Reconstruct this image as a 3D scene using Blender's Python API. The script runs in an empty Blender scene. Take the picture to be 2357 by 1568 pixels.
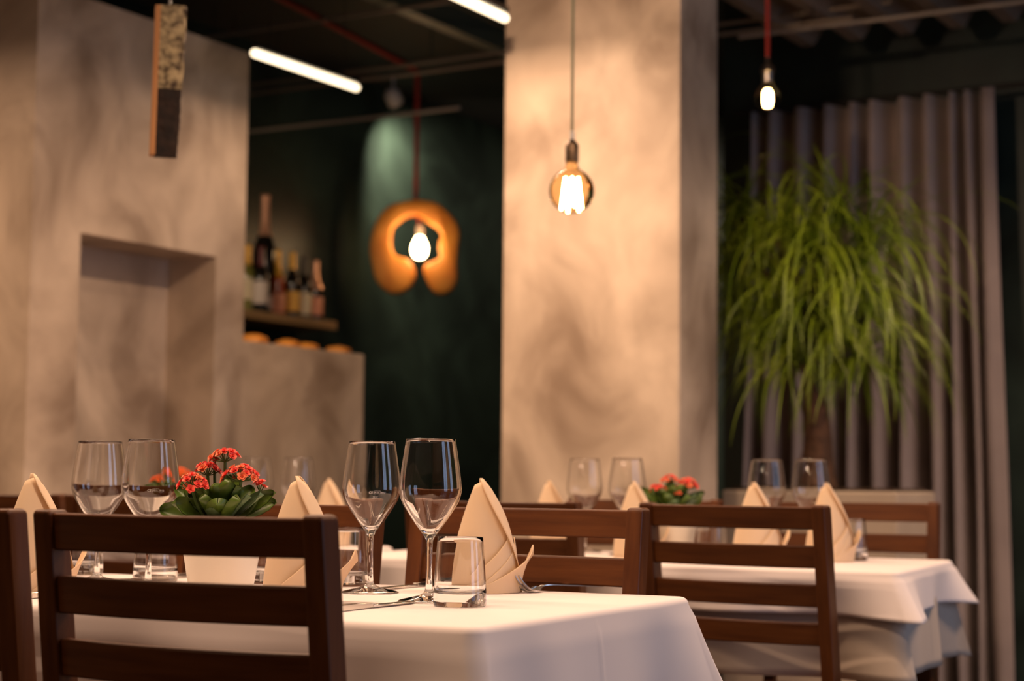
import bpy, bmesh, math, random
from mathutils import Vector, Matrix
R = math.radians
PI = math.pi
SC = bpy.context.scene
COL = SC.collection
rnd = random.Random(7)

# ------------------------------------------------------------------ camera
F_PX, W_PX, H_PX = 4100.0, 2357.0, 1568.0
CAM_H = 0.916
YAW, PITCH, ROLL = R(30.0), math.atan(328 / 4100.0), R(0.55)
cam_data = bpy.data.cameras.new('camera')
cam = bpy.data.objects.new('camera', cam_data)
COL.objects.link(cam)
cam_data.sensor_width = 36.0
cam_data.lens = 36.0 * F_PX / W_PX
cam_data.clip_start = 0.05
cam_data.clip_end = 60
M = Matrix.Rotation(YAW, 3, 'Z') @ Matrix.Rotation(R(90) + PITCH, 3, 'X') @ Matrix.Rotation(ROLL, 3, 'Z')
cam.matrix_world = Matrix.Translation((0, 0, CAM_H)) @ M.to_4x4()
cam_data.dof.use_dof = True
cam_data.dof.focus_distance = 2.5
cam_data.dof.aperture_fstop = 4.0
SC.camera = cam
CAMP = Vector((0, 0, CAM_H))
RIGHT = Vector((math.cos(YAW), math.sin(YAW), 0))
FWD = Vector((-math.sin(YAW), math.cos(YAW), 0))

# ------------------------------------------------------------------ world, light, exposure
SC.view_settings.view_transform = 'Standard'
SC.view_settings.look = 'None'
SC.view_settings.gamma = 1
SC.view_settings.use_curve_mapping = False
SC.view_settings.exposure = 0.2
world = bpy.data.worlds.new('world')
SC.world = world
world.use_nodes = True
world.node_tree.nodes['Background'].inputs[0].default_value = (0.25, 0.32, 0.5, 1)
world.node_tree.nodes['Background'].inputs[1].default_value = 0.05
SC.cycles.use_denoising = True
SC.cycles.max_bounces = 10
SC.cycles.transmission_bounces = 10
SC.cycles.transparent_max_bounces = 8
SC.cycles.diffuse_bounces = 3
SC.cycles.glossy_bounces = 4
SC.cycles.sample_clamp_indirect = 6.0
SC.cycles.blur_glossy = 0.5

WARM = (1.0, 0.66, 0.44)


def area(name, loc, rot, sx, sy, power, col, spread=180):
    d = bpy.data.lights.new(name, 'AREA')
    d.shape = 'RECTANGLE'
    d.size, d.size_y = sx, sy
    d.energy = power
    d.color = col
    d.spread = R(spread)
    o = bpy.data.objects.new(name, d)
    COL.objects.link(o)
    o.location = loc
    o.rotation_euler = rot
    return o


# dusk daylight standing outside the two windows of the right-hand wall
WX = 2.6
area('dusk_daylight', (WX + 0.12, 2.25, 1.45), (0, R(90), 0), 2.3, 1.0, 19, (0.52, 0.67, 1.0))
area('dusk_daylight', (WX + 0.12, 4.35, 1.45), (0, R(90), 0), 2.3, 1.0, 19, (0.52, 0.67, 1.0))


# ------------------------------------------------------------------ pixel helpers (frame 2357 x 1568)
def ray(px, py):
    return (M @ Vector(((px - W_PX / 2) / F_PX, (H_PX / 2 - py) / F_PX, -1.0))).normalized()


def atZ(px, py, z):
    r = ray(px, py)
    return CAMP + r * ((z - CAM_H) / r.z)


def atX(px, py, x):
    r = ray(px, py)
    return CAMP + r * (x / r.x)


def atY(px, py, y):
    r = ray(px, py)
    return CAMP + r * (y / r.y)


def atD(px, py, d):
    r = ray(px, py)
    return CAMP + r * (d / r.dot(FWD))


def camxy(x, d, z=0.0):
    v = RIGHT * x + FWD * d
    return Vector((v.x, v.y, z))


def on_table(px, d, z=0.75):
    """point at height z and depth d that shows at image column px"""
    lo, hi = 900.0, 1700.0
    for _ in range(40):
        m = (lo + hi) / 2
        p = atD(px, m, d)
        if p.z > z:
            lo = m
        else:
            hi = m
    p = atD(px, lo, d)
    return Vector((p.x, p.y, z))


# ------------------------------------------------------------------ materials
MATS = {}


def mat(name, col, rough=0.5, metal=0.0, col2=None, scale=8.0, stretch=(1, 1, 1), bump=0.0, bscale=None,
        detail=4.0, emit=None, estr=0.0, trans=0.0, ior=1.45, spec=0.5, sheen=0.0, lo=0.35, hi=0.65, sss=0.0, distort=0.0):
    if name in MATS:
        return MATS[name]
    m = bpy.data.materials.new(name)
    m.use_nodes = True
    nt = m.node_tree
    b = nt.nodes['Principled BSDF']
    b.inputs['Base Color'].default_value = (*col, 1)
    b.inputs['Roughness'].default_value = rough
    b.inputs['Metallic'].default_value = metal
    b.inputs['IOR'].default_value = ior
    b.inputs['Specular IOR Level'].default_value = spec
    b.inputs['Transmission Weight'].default_value = trans
    b.inputs['Sheen Weight'].default_value = sheen
    if emit:
        b.inputs['Emission Color'].default_value = (*emit, 1)
        b.inputs['Emission Strength'].default_value = estr
    if col2 is not None or bump:
        tc = nt.nodes.new('ShaderNodeTexCoord')
        mp = nt.nodes.new('ShaderNodeMapping')
        mp.inputs['Scale'].default_value = stretch
        nt.links.new(tc.outputs['Object'], mp.inputs['Vector'])
    if col2 is not None:
        n = nt.nodes.new('ShaderNodeTexNoise')
        n.inputs['Scale'].default_value = scale
        n.inputs['Detail'].default_value = detail
        n.inputs['Distortion'].default_value = distort
        nt.links.new(mp.outputs['Vector'], n.inputs['Vector'])
        cr = nt.nodes.new('ShaderNodeValToRGB')
        cr.color_ramp.elements[0].position = lo
        cr.color_ramp.elements[1].position = hi
        cr.color_ramp.elements[0].color = (*col, 1)
        cr.color_ramp.elements[1].color = (*col2, 1)
        nt.links.new(n.outputs['Fac'], cr.inputs['Fac'])
        nt.links.new(cr.outputs['Color'], b.inputs['Base Color'])
    if bump:
        n2 = nt.nodes.new('ShaderNodeTexNoise')
        n2.inputs['Scale'].default_value = bscale or scale
        n2.inputs['Detail'].default_value = 3
        nt.links.new(mp.outputs['Vector'], n2.inputs['Vector'])
        bp = nt.nodes.new('ShaderNodeBump')
        bp.inputs['Strength'].default_value = bump
        bp.inputs['Distance'].default_value = 0.01
        nt.links.new(n2.outputs['Fac'], bp.inputs['Height'])
        nt.links.new(bp.outputs['Normal'], b.inputs['Normal'])
    MATS[name] = m
    return m


plaster = mat('trowelled_plaster', (0.265, 0.19, 0.132), 0.55, col2=(0.64, 0.51, 0.385), scale=3.2, detail=4.5, distort=0.6, stretch=(1, 1, 0.75),
              bump=0.15, bscale=6, lo=0.32, hi=0.66)
green_wall = mat('dark_green_stucco', (0.008, 0.013, 0.010), 0.45, col2=(0.034, 0.056, 0.042), scale=2.0, detail=5, distort=0.8,
                 bump=0.2, bscale=5, lo=0.35, hi=0.75)
black = mat('black_ceiling_paint', (0.012, 0.010, 0.009), 0.7, col2=(0.018, 0.015, 0.012), scale=2)
floor_m = mat('dark_floor', (0.035, 0.022, 0.016), 0.35, col2=(0.055, 0.034, 0.024), scale=5, stretch=(1, 0.1, 1))
wood_m = mat('walnut_stained_beech', (0.066, 0.0185, 0.0045), 0.40, col2=(0.120, 0.038, 0.009), scale=22, stretch=(0.25, 1, 3.5),
             bump=0.04, bscale=60, detail=6, lo=0.3, hi=0.7, spec=0.35)
wood_v = mat('walnut_stained_post', (0.066, 0.0185, 0.0045), 0.40, col2=(0.120, 0.038, 0.009), scale=22, stretch=(3, 3, 0.2),
             bump=0.04, bscale=60, detail=6, lo=0.3, hi=0.7, spec=0.35)
cloth = mat('white_cotton', (0.79, 0.705, 0.68), 0.85, col2=(0.83, 0.745, 0.72), scale=3, bump=0.025, bscale=900, sheen=0.1, spec=0.2)
cloth_u = mat('beige_undercloth', (0.52, 0.43, 0.35), 0.9, col2=(0.56, 0.47, 0.39), scale=3, bump=0.025, bscale=900, spec=0.2)
napk = mat('cream_napkin', (0.86, 0.70, 0.50), 0.85, col2=(0.89, 0.73, 0.53), scale=5, bump=0.04, bscale=900, spec=0.15, sheen=0.1)
for _m in (napk,):
    _nt = _m.node_tree
    _tr = _nt.nodes.new('ShaderNodeBsdfTranslucent')
    _tr.inputs['Color'].default_value = (0.98, 0.74, 0.46, 1)
    _mx = _nt.nodes.new('ShaderNodeMixShader')
    _mx.inputs[0].default_value = 0.34
    _o = [n for n in _nt.nodes if n.type == 'OUTPUT_MATERIAL'][0]
    _nt.links.new(_nt.nodes['Principled BSDF'].outputs[0], _mx.inputs[1])
    _nt.links.new(_tr.outputs[0], _mx.inputs[2])
    _nt.links.new(_mx.outputs[0], _o.inputs['Surface'])
glass = mat('clear_glass', (1, 1, 1), 0.0, trans=1.0, ior=1.47)
steel = mat('polished_steel', (0.66, 0.62, 0.57), 0.16, 1.0)
steel_d = mat('brushed_steel', (0.5, 0.46, 0.42), 0.3, 1.0)
etch = mat('etched_white', (0.85, 0.85, 0.85), 0.6)
pot_m = mat('cream_ceramic', (0.80, 0.74, 0.64), 0.3, col2=(0.78, 0.71, 0.6), scale=4)
soil_m = mat('soil', (0.03, 0.018, 0.01), 0.95, col2=(0.06, 0.035, 0.02), scale=60)
leaf_m = mat('succulent_leaf', (0.040, 0.085, 0.010), 0.38, col2=(0.12, 0.19, 0.025), scale=14)
leaf_b = mat('succulent_leaf_pale', (0.10, 0.17, 0.07), 0.45, col2=(0.15, 0.23, 0.10), scale=14)
stem_m = mat('green_stem', (0.08, 0.14, 0.03), 0.5)
petal_a = mat('coral_petal', (0.85, 0.06, 0.05), 0.5, col2=(0.92, 0.16, 0.10), scale=90)
petal_b = mat('salmon_petal', (0.85, 0.16, 0.07), 0.5, col2=(0.88, 0.28, 0.12), scale=90)
petal_o = mat('orange_petal', (0.9, 0.13, 0.02), 0.5, col2=(0.95, 0.22, 0.03), scale=60)
eye_m = mat('yellow_flower_eye', (0.75, 0.5, 0.12), 0.6)
palm_m = mat('ponytail_leaf', (0.08, 0.145, 0.006), 0.4, col2=(0.29, 0.38, 0.02), scale=5, lo=0.3, hi=0.7)
palm_dry = mat('ponytail_leaf_dry', (0.22, 0.20, 0.05), 0.5)
trunk_m = mat('palm_bark', (0.05, 0.022, 0.010), 0.8, col2=(0.11, 0.05, 0.022), scale=30, bump=0.6, bscale=40)
curtain_m = mat('grey_curtain', (0.36, 0.29, 0.27), 0.85, col2=(0.40, 0.325, 0.30), scale=6, bump=0.1, bscale=300, sheen=0.2, spec=0.2)
metal_br = mat('painted_deck_sheet', (0.19, 0.145, 0.11), 0.55, col2=(0.24, 0.185, 0.14), scale=3)
rod_dk = mat('dark_conduit', (0.2, 0.155, 0.115), 0.4)
rod_m = mat('conduit', (0.36, 0.30, 0.24), 0.4, col2=(0.42, 0.35, 0.28), scale=3)
dark_metal = mat('dark_metal', (0.03, 0.027, 0.025), 0.4, 0.6)
white_metal = mat('white_fitting', (0.55, 0.52, 0.48), 0.4)
red_cable = mat('red_textile_cable', (0.36, 0.03, 0.018), 0.7)
green_cable = mat('grey_green_textile_cable', (0.16, 0.17, 0.10), 0.7)
orange_wood = mat('oiled_orange_wood', (0.66, 0.22, 0.030), 0.5, col2=(0.78, 0.33, 0.05), scale=9, stretch=(1, 1, 1), bump=0.2, bscale=20)
bark_m = mat('lichen_bark', (0.045, 0.026, 0.014), 0.9, col2=(0.42, 0.32, 0.17), scale=48, bump=0.9, bscale=34, lo=0.36, hi=0.60)
bark_dk = mat('dark_bark', (0.012, 0.006, 0.003), 0.9, col2=(0.03, 0.014, 0.007), scale=30, bump=0.9, bscale=40)
cut_wood = mat('fresh_cut_wood', (0.40, 0.17, 0.055), 0.7, col2=(0.5, 0.23, 0.08), scale=12, stretch=(4, 4, 0.4))
shelf_m = mat('oak_shelf', (0.26, 0.15, 0.06), 0.5, col2=(0.36, 0.21, 0.09), scale=10, stretch=(3, 0.3, 3))
amber = mat('amber_glass', (1.0, 0.72, 0.38), 0.0, trans=1.0, ior=1.1)
fil = mat('hot_filament', (1, 0.6, 0.25), 0.5, emit=(1.0, 0.62, 0.26), estr=60)
bulb_on = mat('lit_bulb', (1, 0.9, 0.7), 0.5, emit=(1.0, 0.70, 0.36), estr=26)
tube_on = mat('lit_led_tube', (1, 1, 1), 0.5, emit=(1.0, 0.80, 0.52), estr=2.2)
brass = mat('antique_socket', (0.10, 0.065, 0.04), 0.35, 0.9)
pane_m = mat('night_window_pane', (0.004, 0.004, 0.006), 0.08)
clear_pane = mat('window_pane', (1, 1, 1), 0.0, trans=1.0, ior=1.02)
frame_m = mat('brown_window_frame', (0.05, 0.025, 0.012), 0.5)
planter_m = mat('beige_planter', (0.42, 0.33, 0.25), 0.6, col2=(0.5, 0.4, 0.3), scale=4)


# ------------------------------------------------------------------ mesh helpers
class MB:
    def __init__(s):
        s.v, s.f = [], []

    def add(s, vs, fs):
        n = len(s.v)
        s.v += [tuple(v) for v in vs]
        s.f += [tuple(n + i for i in f) for f in fs]

    def box(s, c, size, rot=None, bev=0.0):
        x, y, z = (k / 2 for k in size)
        if bev <= 0:
            vs = [Vector((a * x, b * y, d * z)) for a in (-1, 1) for b in (-1, 1) for d in (-1, 1)]
            fs = [(0, 1, 3, 2), (4, 6, 7, 5), (0, 4, 5, 1), (2, 3, 7, 6), (0, 2, 6, 4), (1, 5, 7, 3)]
        else:
            bm = bmesh.new()
            bmesh.ops.create_cube(bm, size=1.0)
            for v in bm.verts:
                v.co = Vector((v.co.x * 2 * x, v.co.y * 2 * y, v.co.z * 2 * z))
            bmesh.ops.bevel(bm, geom=bm.edges[:], offset=bev, segments=2, profile=0.5, affect='EDGES')
            bm.verts.index_update()
            vs = [v.co.copy() for v in bm.verts]
            fs = [[v.index for v in f.verts] for f in bm.faces]
            bm.free()
        if rot is not None:
            vs = [rot @ v for v in vs]
        c = Vector(c)
        s.add([v + c for v in vs], fs)
        return s

    def tube(s, pts, rad, n=10, cap=True):
        pts = [Vector(p) for p in pts]
        rads = rad if isinstance(rad, (list, tuple)) else [rad] * len(pts)
        rings = []
        prev = None
        for i, p in enumerate(pts):
            t = (pts[min(i + 1, len(pts) - 1)] - pts[max(i - 1, 0)]).normalized()
            if prev is None:
                a = Vector((0, 0, 1)) if abs(t.z) < 0.9 else Vector((1, 0, 0))
                u = t.cross(a).normalized()
            else:
                u = (prev - t * prev.dot(t)).normalized()
            prev = u
            w = t.cross(u)
            rings.append([p + (u * math.cos(2 * PI * k / n) + w * math.sin(2 * PI * k / n)) * rads[i] for k in range(n)])
        vs = [q for r in rings for q in r]
        fs = []
        for i in range(len(rings) - 1):
            for k in range(n):
                a, b = i * n + k, i * n + (k + 1) % n
                fs.append((a, b, b + n, a + n))
        if cap:
            fs.append(tuple(range(n - 1, -1, -1)))
            fs.append(tuple((len(rings) - 1) * n + k for k in range(n)))
        s.add(vs, fs)
        return s

    def lathe(s, prof, n=48, c=(0, 0, 0), rot=None):
        """prof: closed or open list of (r, z); points with r == 0 become poles"""
        c = Vector(c)
        vs, idx = [], []
        for r, z in prof:
            if r <= 1e-7:
                idx.append([len(vs)] * n)
                vs.append(Vector((0, 0, z)))
            else:
                idx.append([len(vs) + k for k in range(n)])
                vs += [Vector((r * math.cos(2 * PI * k / n), r * math.sin(2 * PI * k / n), z)) for k in range(n)]
        fs = []
        for i in range(len(prof) - 1):
            a, b = idx[i], idx[i + 1]
            for k in range(n):
                q = [a[k], a[(k + 1) % n], b[(k + 1) % n], b[k]]
                q2 = []
                for t in q:
                    if t not in q2:
                        q2.append(t)
                if len(q2) >= 3:
                    fs.append(tuple(q2))
        if rot is not None:
            vs = [rot @ v for v in vs]
        s.add([v + c for v in vs], fs)
        return s

    def build(s, name, m, parent=None, smooth=True, loc=None, angle=40):
        me = bpy.data.meshes.new(name)
        me.from_pydata(s.v, [], s.f)
        me.validate()
        bm = bmesh.new()
        bm.from_mesh(me)
        bmesh.ops.recalc_face_normals(bm, faces=bm.faces[:])
        for e in bm.edges:
            if len(e.link_faces) == 2 and e.calc_face_angle(0) > R(angle):
                e.smooth = False
        for f in bm.faces:
            f.smooth = smooth
        bm.to_mesh(me)
        bm.free()
        me.materials.append(m)
        o = bpy.data.objects.new(name, me)
        COL.objects.link(o)
        if parent is not None:
            o.parent = parent
        if loc is not None:
            o.location = loc
        return o


def spline(pts, k=6):
    """Catmull-Rom through pts (tuples)"""
    P = [Vector(p) for p in pts]
    P = [P[0] * 2 - P[1]] + P + [P[-1] * 2 - P[-2]]
    out = []
    for i in range(1, len(P) - 2):
        for j in range(k):
            t = j / k
            a, b, c, d = P[i - 1], P[i], P[i + 1], P[i + 2]
            out.append(0.5 * ((2 * b) + (c - a) * t + (2 * a - 5 * b + 4 * c - d) * t * t + (3 * b - a - 3 * c + d) * t ** 3))
    out.append(P[-2])
    return out


def tag(o, label=None, cat=None, group=None, kind=None):
    if label:
        o['label'] = label
    if cat:
        o['category'] = cat
    if group:
        o['group'] = group
    if kind:
        o['kind'] = kind
    return o


def thing(name, loc, rz=0.0, label=None, cat=None, group=None):
    o = bpy.data.objects.new(name, None)
    COL.objects.link(o)
    o.location = loc
    o.rotation_euler = (0, 0, rz)
    o.empty_display_size = 0.05
    return tag(o, label, cat, group)


def copy_tree(o, parent=None):
    c = o.copy()
    COL.objects.link(c)
    if parent is not None:
        c.parent = parent
    for ch in KIDS.get(o.name, [x for x in bpy.data.objects if x.parent is o]):
        copy_tree(ch, c)
    return c


KIDS = {}


def dup(o, loc, rz, label, group=None, scale=None):
    c = copy_tree(o)
    c.location = loc
    c.rotation_euler = (0, 0, rz)
    c['label'] = label
    if group:
        c['group'] = group
    if scale:
        c.scale = (scale,) * 3
    return c


def structure(o):
    o['kind'] = 'structure'
    return o


# ------------------------------------------------------------------ room shell
CEIL = 3.02
XG = -5.3                    # green wall on the left, behind the bar
YB = 9.3                     # back wall of the bar
c80 = atX(80, 300, -4.04)    # convex corner of the plastered block
YA = c80.y
XW = -4.04
Y_END = atX(570, 300, XW).y
Y_CNT = atX(838, 900, XW).y
Z_TOP = atX(500, 97, XW).z
Z_CNT = atX(700, 800, XW).z
N0, N1 = atX(181, 700, XW).y, atX(495, 700, XW).y
Z_N = atX(340, 563, XW).z
print('PLASTER', YA, Y_END, Y_CNT, Z_TOP, Z_CNT, N0, N1, Z_N)


def slab(name, c, size, m, bev=0):
    return structure(MB().box(c, size, bev=bev).build(name, m, smooth=False))


slab('floor', (-1.2, 3.2, -0.05), (8.4, 12.6, 0.1), floor_m)
slab('ceiling', (-1.2, 3.2, CEIL + 0.05), (8.4, 12.6, 0.1), black)
slab('wall_back', (-3.9, YB + 0.05, CEIL / 2), (3.0, 0.1, CEIL), green_wall)
slab('wall_left_green', (XG - 0.05, (Y_END + YB) / 2, CEIL / 2), (0.1, YB - Y_END + 0.3, CEIL), green_wall)
YR = 6.95
# back wall to the right of the pillar, with a dark window beside the curtain
XWIN = -1.62
slab('wall_back_right', ((-2.98 + XWIN) / 2, YR + 0.06, CEIL / 2), (XWIN + 2.98, 0.12, CEIL), green_wall)
mb = MB()
mb.box(((XWIN + WX) / 2, YR + 0.06, (2.28 + CEIL) / 2), (WX - XWIN, 0.12, CEIL - 2.28))
mb.box(((XWIN + WX) / 2, YR + 0.06, 0.15), (WX - XWIN, 0.12, 0.3))
mb.box((2.3, YR + 0.06, CEIL / 2), (0.6, 0.12, CEIL - 0.02))
structure(mb.build('wall_back_far_right', green_wall, smooth=False))
wn = structure(MB().box(((XWIN + 2.0) / 2, YR + 0.08, 1.29), (2.0 - XWIN, 0.02, 1.97)).build('window_3', pane_m, smooth=False))
fr = MB()
for x in (XWIN + 0.03, -0.4, 0.8, 1.97):
    fr.box((x, YR + 0.03, 1.29), (0.06, 0.07, 1.97))
for z in (0.33, 2.25):
    fr.box(((XWIN + 2.0) / 2, YR + 0.03, z), (2.0 - XWIN, 0.07, 0.06))
fr.build('window_frame', frame_m, wn, smooth=False)
# divider between bar alcove and dining room, hidden behind the pillar
slab('wall_alcove', (-2.93, (YR + YB) / 2, CEIL / 2), (0.1, YB - YR, CEIL), green_wall)
# wall behind the camera, right wall with two dusk windows
slab('wall_front', (-1.2, -3.05, CEIL / 2), (8.2, 0.1, CEIL), green_wall)
mb = MB()
for y0, y1 in ((-3.0, 1.7), (2.8, 3.8), (4.9, YR)):
    mb.box((WX + 0.05, (y0 + y1) / 2, CEIL / 2), (0.1, y1 - y0, CEIL))
for y0, y1 in ((1.7, 2.8), (3.8, 4.9)):
    mb.box((WX + 0.05, (y0 + y1) / 2, 0.14), (0.1, y1 - y0, 0.28))
    mb.box((WX + 0.05, (y0 + y1) / 2, (2.62 + CEIL) / 2), (0.1, y1 - y0, CEIL - 2.62))
structure(mb.build('wall_right', plaster, smooth=False))
for i, (y0, y1) in enumerate(((1.7, 2.8), (3.8, 4.9))):
    f = MB()
    for y in (y0 + 0.03, (y0 + y1) / 2, y1 - 0.03):
        f.box((WX + 0.03, y, 1.45), (0.05, 0.05 if y != (y0 + y1) / 2 else 0.07, 2.34))
    for z in (0.31, 2.59):
        f.box((WX + 0.03, (y0 + y1) / 2, z), (0.05, y1 - y0, 0.06))
    structure(f.build('window_%d' % (i + 1), frame_m, smooth=False))

# plastered block with the niche and the half-height bar wall
TH = 0.55                    # block thickness in -X
mb = MB()
xc = XW - TH / 2
ND = 0.22                    # niche depth
mb.box((XW - ND - 0.16, (YA + Y_END) / 2, Z_TOP / 2), (0.32, Y_END - YA, Z_TOP))           # core
mb.box((XW - ND / 2, (YA + N0) / 2, Z_TOP / 2), (ND, N0 - YA, Z_TOP))
mb.box((XW - ND / 2, (N1 + Y_END) / 2, Z_TOP / 2), (ND, Y_END - N1, Z_TOP))
mb.box((XW - ND / 2, (N0 + N1) / 2, (Z_N + Z_TOP) / 2), (ND, N1 - N0, Z_TOP - Z_N))
mb.box(((XG + XW - ND - 0.32) / 2, YA + 0.1, Z_TOP / 2), (XW - ND - 0.32 - XG, 0.2, Z_TOP))
structure(mb.build('wall_left', plaster, smooth=False))
mb = MB()
mb.box((XW - 0.14, (Y_END + Y_CNT) / 2, Z_CNT / 2), (0.28, Y_CNT - Y_END, Z_CNT), bev=0.006)
structure(mb.build('wall_bar', plaster, smooth=False))
slab('wall_left_near', (XG - 0.05, (YA - 3.0) / 2, CEIL / 2), (0.1, YA + 3.0, CEIL), plaster)
# pillar
PY = 4.95
pl, pc = atY(1155, 800, PY), atY(1564, 800, PY)
pr = atX(1652, 800, pc.x)
print('PILLAR', pl, pc, pr)
mb = MB()
mb.box(((pl.x + pc.x) / 2, (PY + pr.y) / 2, CEIL / 2), (pc.x - pl.x, pr.y - PY, CEIL), bev=0.006)
structure(mb.build('pillar', plaster, smooth=False))

# corrugated deck sheet under the ceiling, upper right
mb = MB()
e = atY(1970, 85, 6.62)
xs = [e.x - 0.26 + i * 0.0125 for i in range(230)]
yy = (2.6, 6.62)
vs, fs = [], []
for dz in (0, 0.006):
    for y in yy:
        for x in xs:
            w = math.sin((x - e.x) / 0.2 * 2 * PI - PI / 2)
            w = max(-0.75, min(0.75, w * 1.15)) / 0.75
            vs.append((x, y, 2.66 + 0.035 + 0.035 * w + dz))
n = len(xs)
for i in range(n - 1):
    fs.append((i, i + 1, n + i + 1, n + i))
    fs.append((2 * n + i, 3 * n + i, 3 * n + i + 1, 2 * n + i + 1))
    fs.append((i, 2 * n + i, 2 * n + i + 1, i + 1))
    fs.append((n + i, n + i + 1, 3 * n + i + 1, 3 * n + i))
mb.add(vs, fs)
tag(mb.build('corrugated_ceiling_sheet', metal_br), 'brown corrugated metal sheet under the dark ceiling, above the grey curtain', 'metal sheet')

# conduits running across under the ceiling
for (px, py, z, x0, x1, lab) in (
        (1100, 128, 2.68, XG, -2.0, 'thin pale conduit under the ceiling, meeting the pillar edge above its neighbour'),
        (1100, 150, 2.60, XG, -2.1, 'thin pale conduit just below another, left of the pillar top'),
        (900, 266, 2.55, XG, -4.05, 'pale conduit crossing above the wooden ring lamp'),
        (800, 38, 2.80, XG, -2.0, 'faint conduit highest across the dark ceiling left of the pillar'),
        (2000, 48, 2.62, -2.6, 2.5, 'long thin conduit crossing below the corrugated sheet')):
    p = atZ(px, py, z)
    t = thing('ceiling_conduit', ((x0 + x1) / 2, p.y, z), 0, lab, 'conduit', 'conduits under the ceiling')
    MB().tube([(x0 - (x0 + x1) / 2, 0, 0), ((x1 - x0) / 2, 0, 0)], 0.008, 10).build('pipe', rod_m if x1 > 0 or z == 2.55 else rod_dk, t)
    for x in (x0 + 0.25, x1 - 0.15):
        MB().tube([(x - (x0 + x1) / 2, 0, 0.006), (x - (x0 + x1) / 2, 0, CEIL - z)], 0.002, 6).build('hanger', dark_metal, t)
# beam (greenish) between the tubes, upper centre
p0, p1 = atZ(930, 0, 2.9), atZ(1150, 95, 2.9)
dv = (p1 - p0).normalized()
mb = MB()
mb.box((p0 + p1) / 2 + dv * 0.4, (0.07, (p1 - p0).length + 3.2, 0.10), rot=Matrix.Rotation(math.atan2(-dv.x, dv.y), 3, 'Z'))
structure(mb.build('beam', mat('beam_paint', (0.07, 0.085, 0.06), 0.5), smooth=False))


# ------------------------------------------------------------------ LED tubes (light included)
def led_tube(p, length, label, power, group='linear tube lights', rz=0.0, spread=162):
    t = thing('led_tube_light', p, rz, label, 'tube light', group)
    L = length / 2
    pts = [(0, -L + 0.0, 0), (0, -L + 0.006, 0), (0, -L + 0.014, 0), (0, L - 0.014, 0), (0, L - 0.006, 0), (0, L, 0)]
    MB().tube(pts, [0.006, 0.012, 0.0145, 0.0145, 0.012, 0.006], 16).build('lit_tube', tube_on, t)
    MB().box((0, 0, 0.024), (0.034, length - 0.03, 0.018), bev=0.003).build('housing', dark_metal, t)
    for y in (-L * 0.7, L * 0.7):
        MB().tube([(0, y, 0.03), (0, y, CEIL - p[2])], 0.0015, 6).build('suspension_wire', dark_metal, t)
    a = area('tube_glow', (0, 0, -0.018), (0, 0, 0), 0.025, length - 0.04, power, WARM, spread)
    a.parent = t
    return t


TZ = 2.35
a0, a1 = atZ(575, 121, TZ), atZ(830, 203, TZ)
print('TUBE1', a0, a1)
led_tube(((a0.x + a1.x) / 2, (a0.y + a1.y) / 2, TZ), (a1 - a0).length, 'glowing white tube light hanging left of the red cable', 2.5)
b1 = atZ(1167, 44, TZ)
led_tube((b1.x, b1.y - 0.6, TZ), 1.2, 'glowing white tube light reaching the left edge of the pillar', 21, spread=180)
for (x, y, z, pw, rz, sp) in ((-2.55, 1.60, 2.42, 19, 90, 162), (-1.25, 1.62, 2.42, 17, 90, 162), (-0.3, 3.1, 2.42, 16, 0, 162), (-1.5, 3.05, 2.42, 15, 90, 162), (-0.5, 5.5, 2.42, 34, 0, 162),
                              (-4.35, 2.9, 2.42, 18, 0, 162), (-3.05, 3.7, 2.42, 4, 0, 162), (-2.3, -0.7, 2.42, 14, 90, 162), (0.2, -0.7, 2.42, 10, 90, 162)):  # unseen tubes; the rear, left-wall and curtain ones are added as fill
    led_tube((x, y, z), 1.2, 'unseen warm tube light hung outside the picture', pw, 'tube lights over the dining tables', R(rz), sp)
# unseen downlight added to brighten the pillar, above the picture
t = thing('ceiling_spotlight', (-2.1, 3.45, 2.50), 0, 'unseen added spotlight brightening the front of the pillar from above the picture', 'spotlight')
MB().lathe([(0, .1), (.012, .1), (.012, .06), (.05, .05), (.06, -.02), (.058, -.022), (.05, .0), (0, .005)], 24).build('lamp_head', dark_metal, t)
MB().tube([(0, 0, 0.09), (0, 0, 0.165)], 0.006, 8).build('stem', dark_metal, t)
sd = bpy.data.lights.new('spot_glow', 'SPOT')
sd.energy = 72
sd.color = WARM
sd.spot_size = R(80)
sd.spot_blend = 1.0
sd.shadow_soft_size = 0.05
so = bpy.data.objects.new('spot_glow', sd)
COL.objects.link(so)
so.parent = t
so.location = (0, 0, -0.05)
so.rotation_euler = Vector((-0.38, 1.5, -0.45)).to_track_quat('-Z', 'Y').to_euler()


# ------------------------------------------------------------------ chairs
CW = 0.410
CH = 0.880


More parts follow.
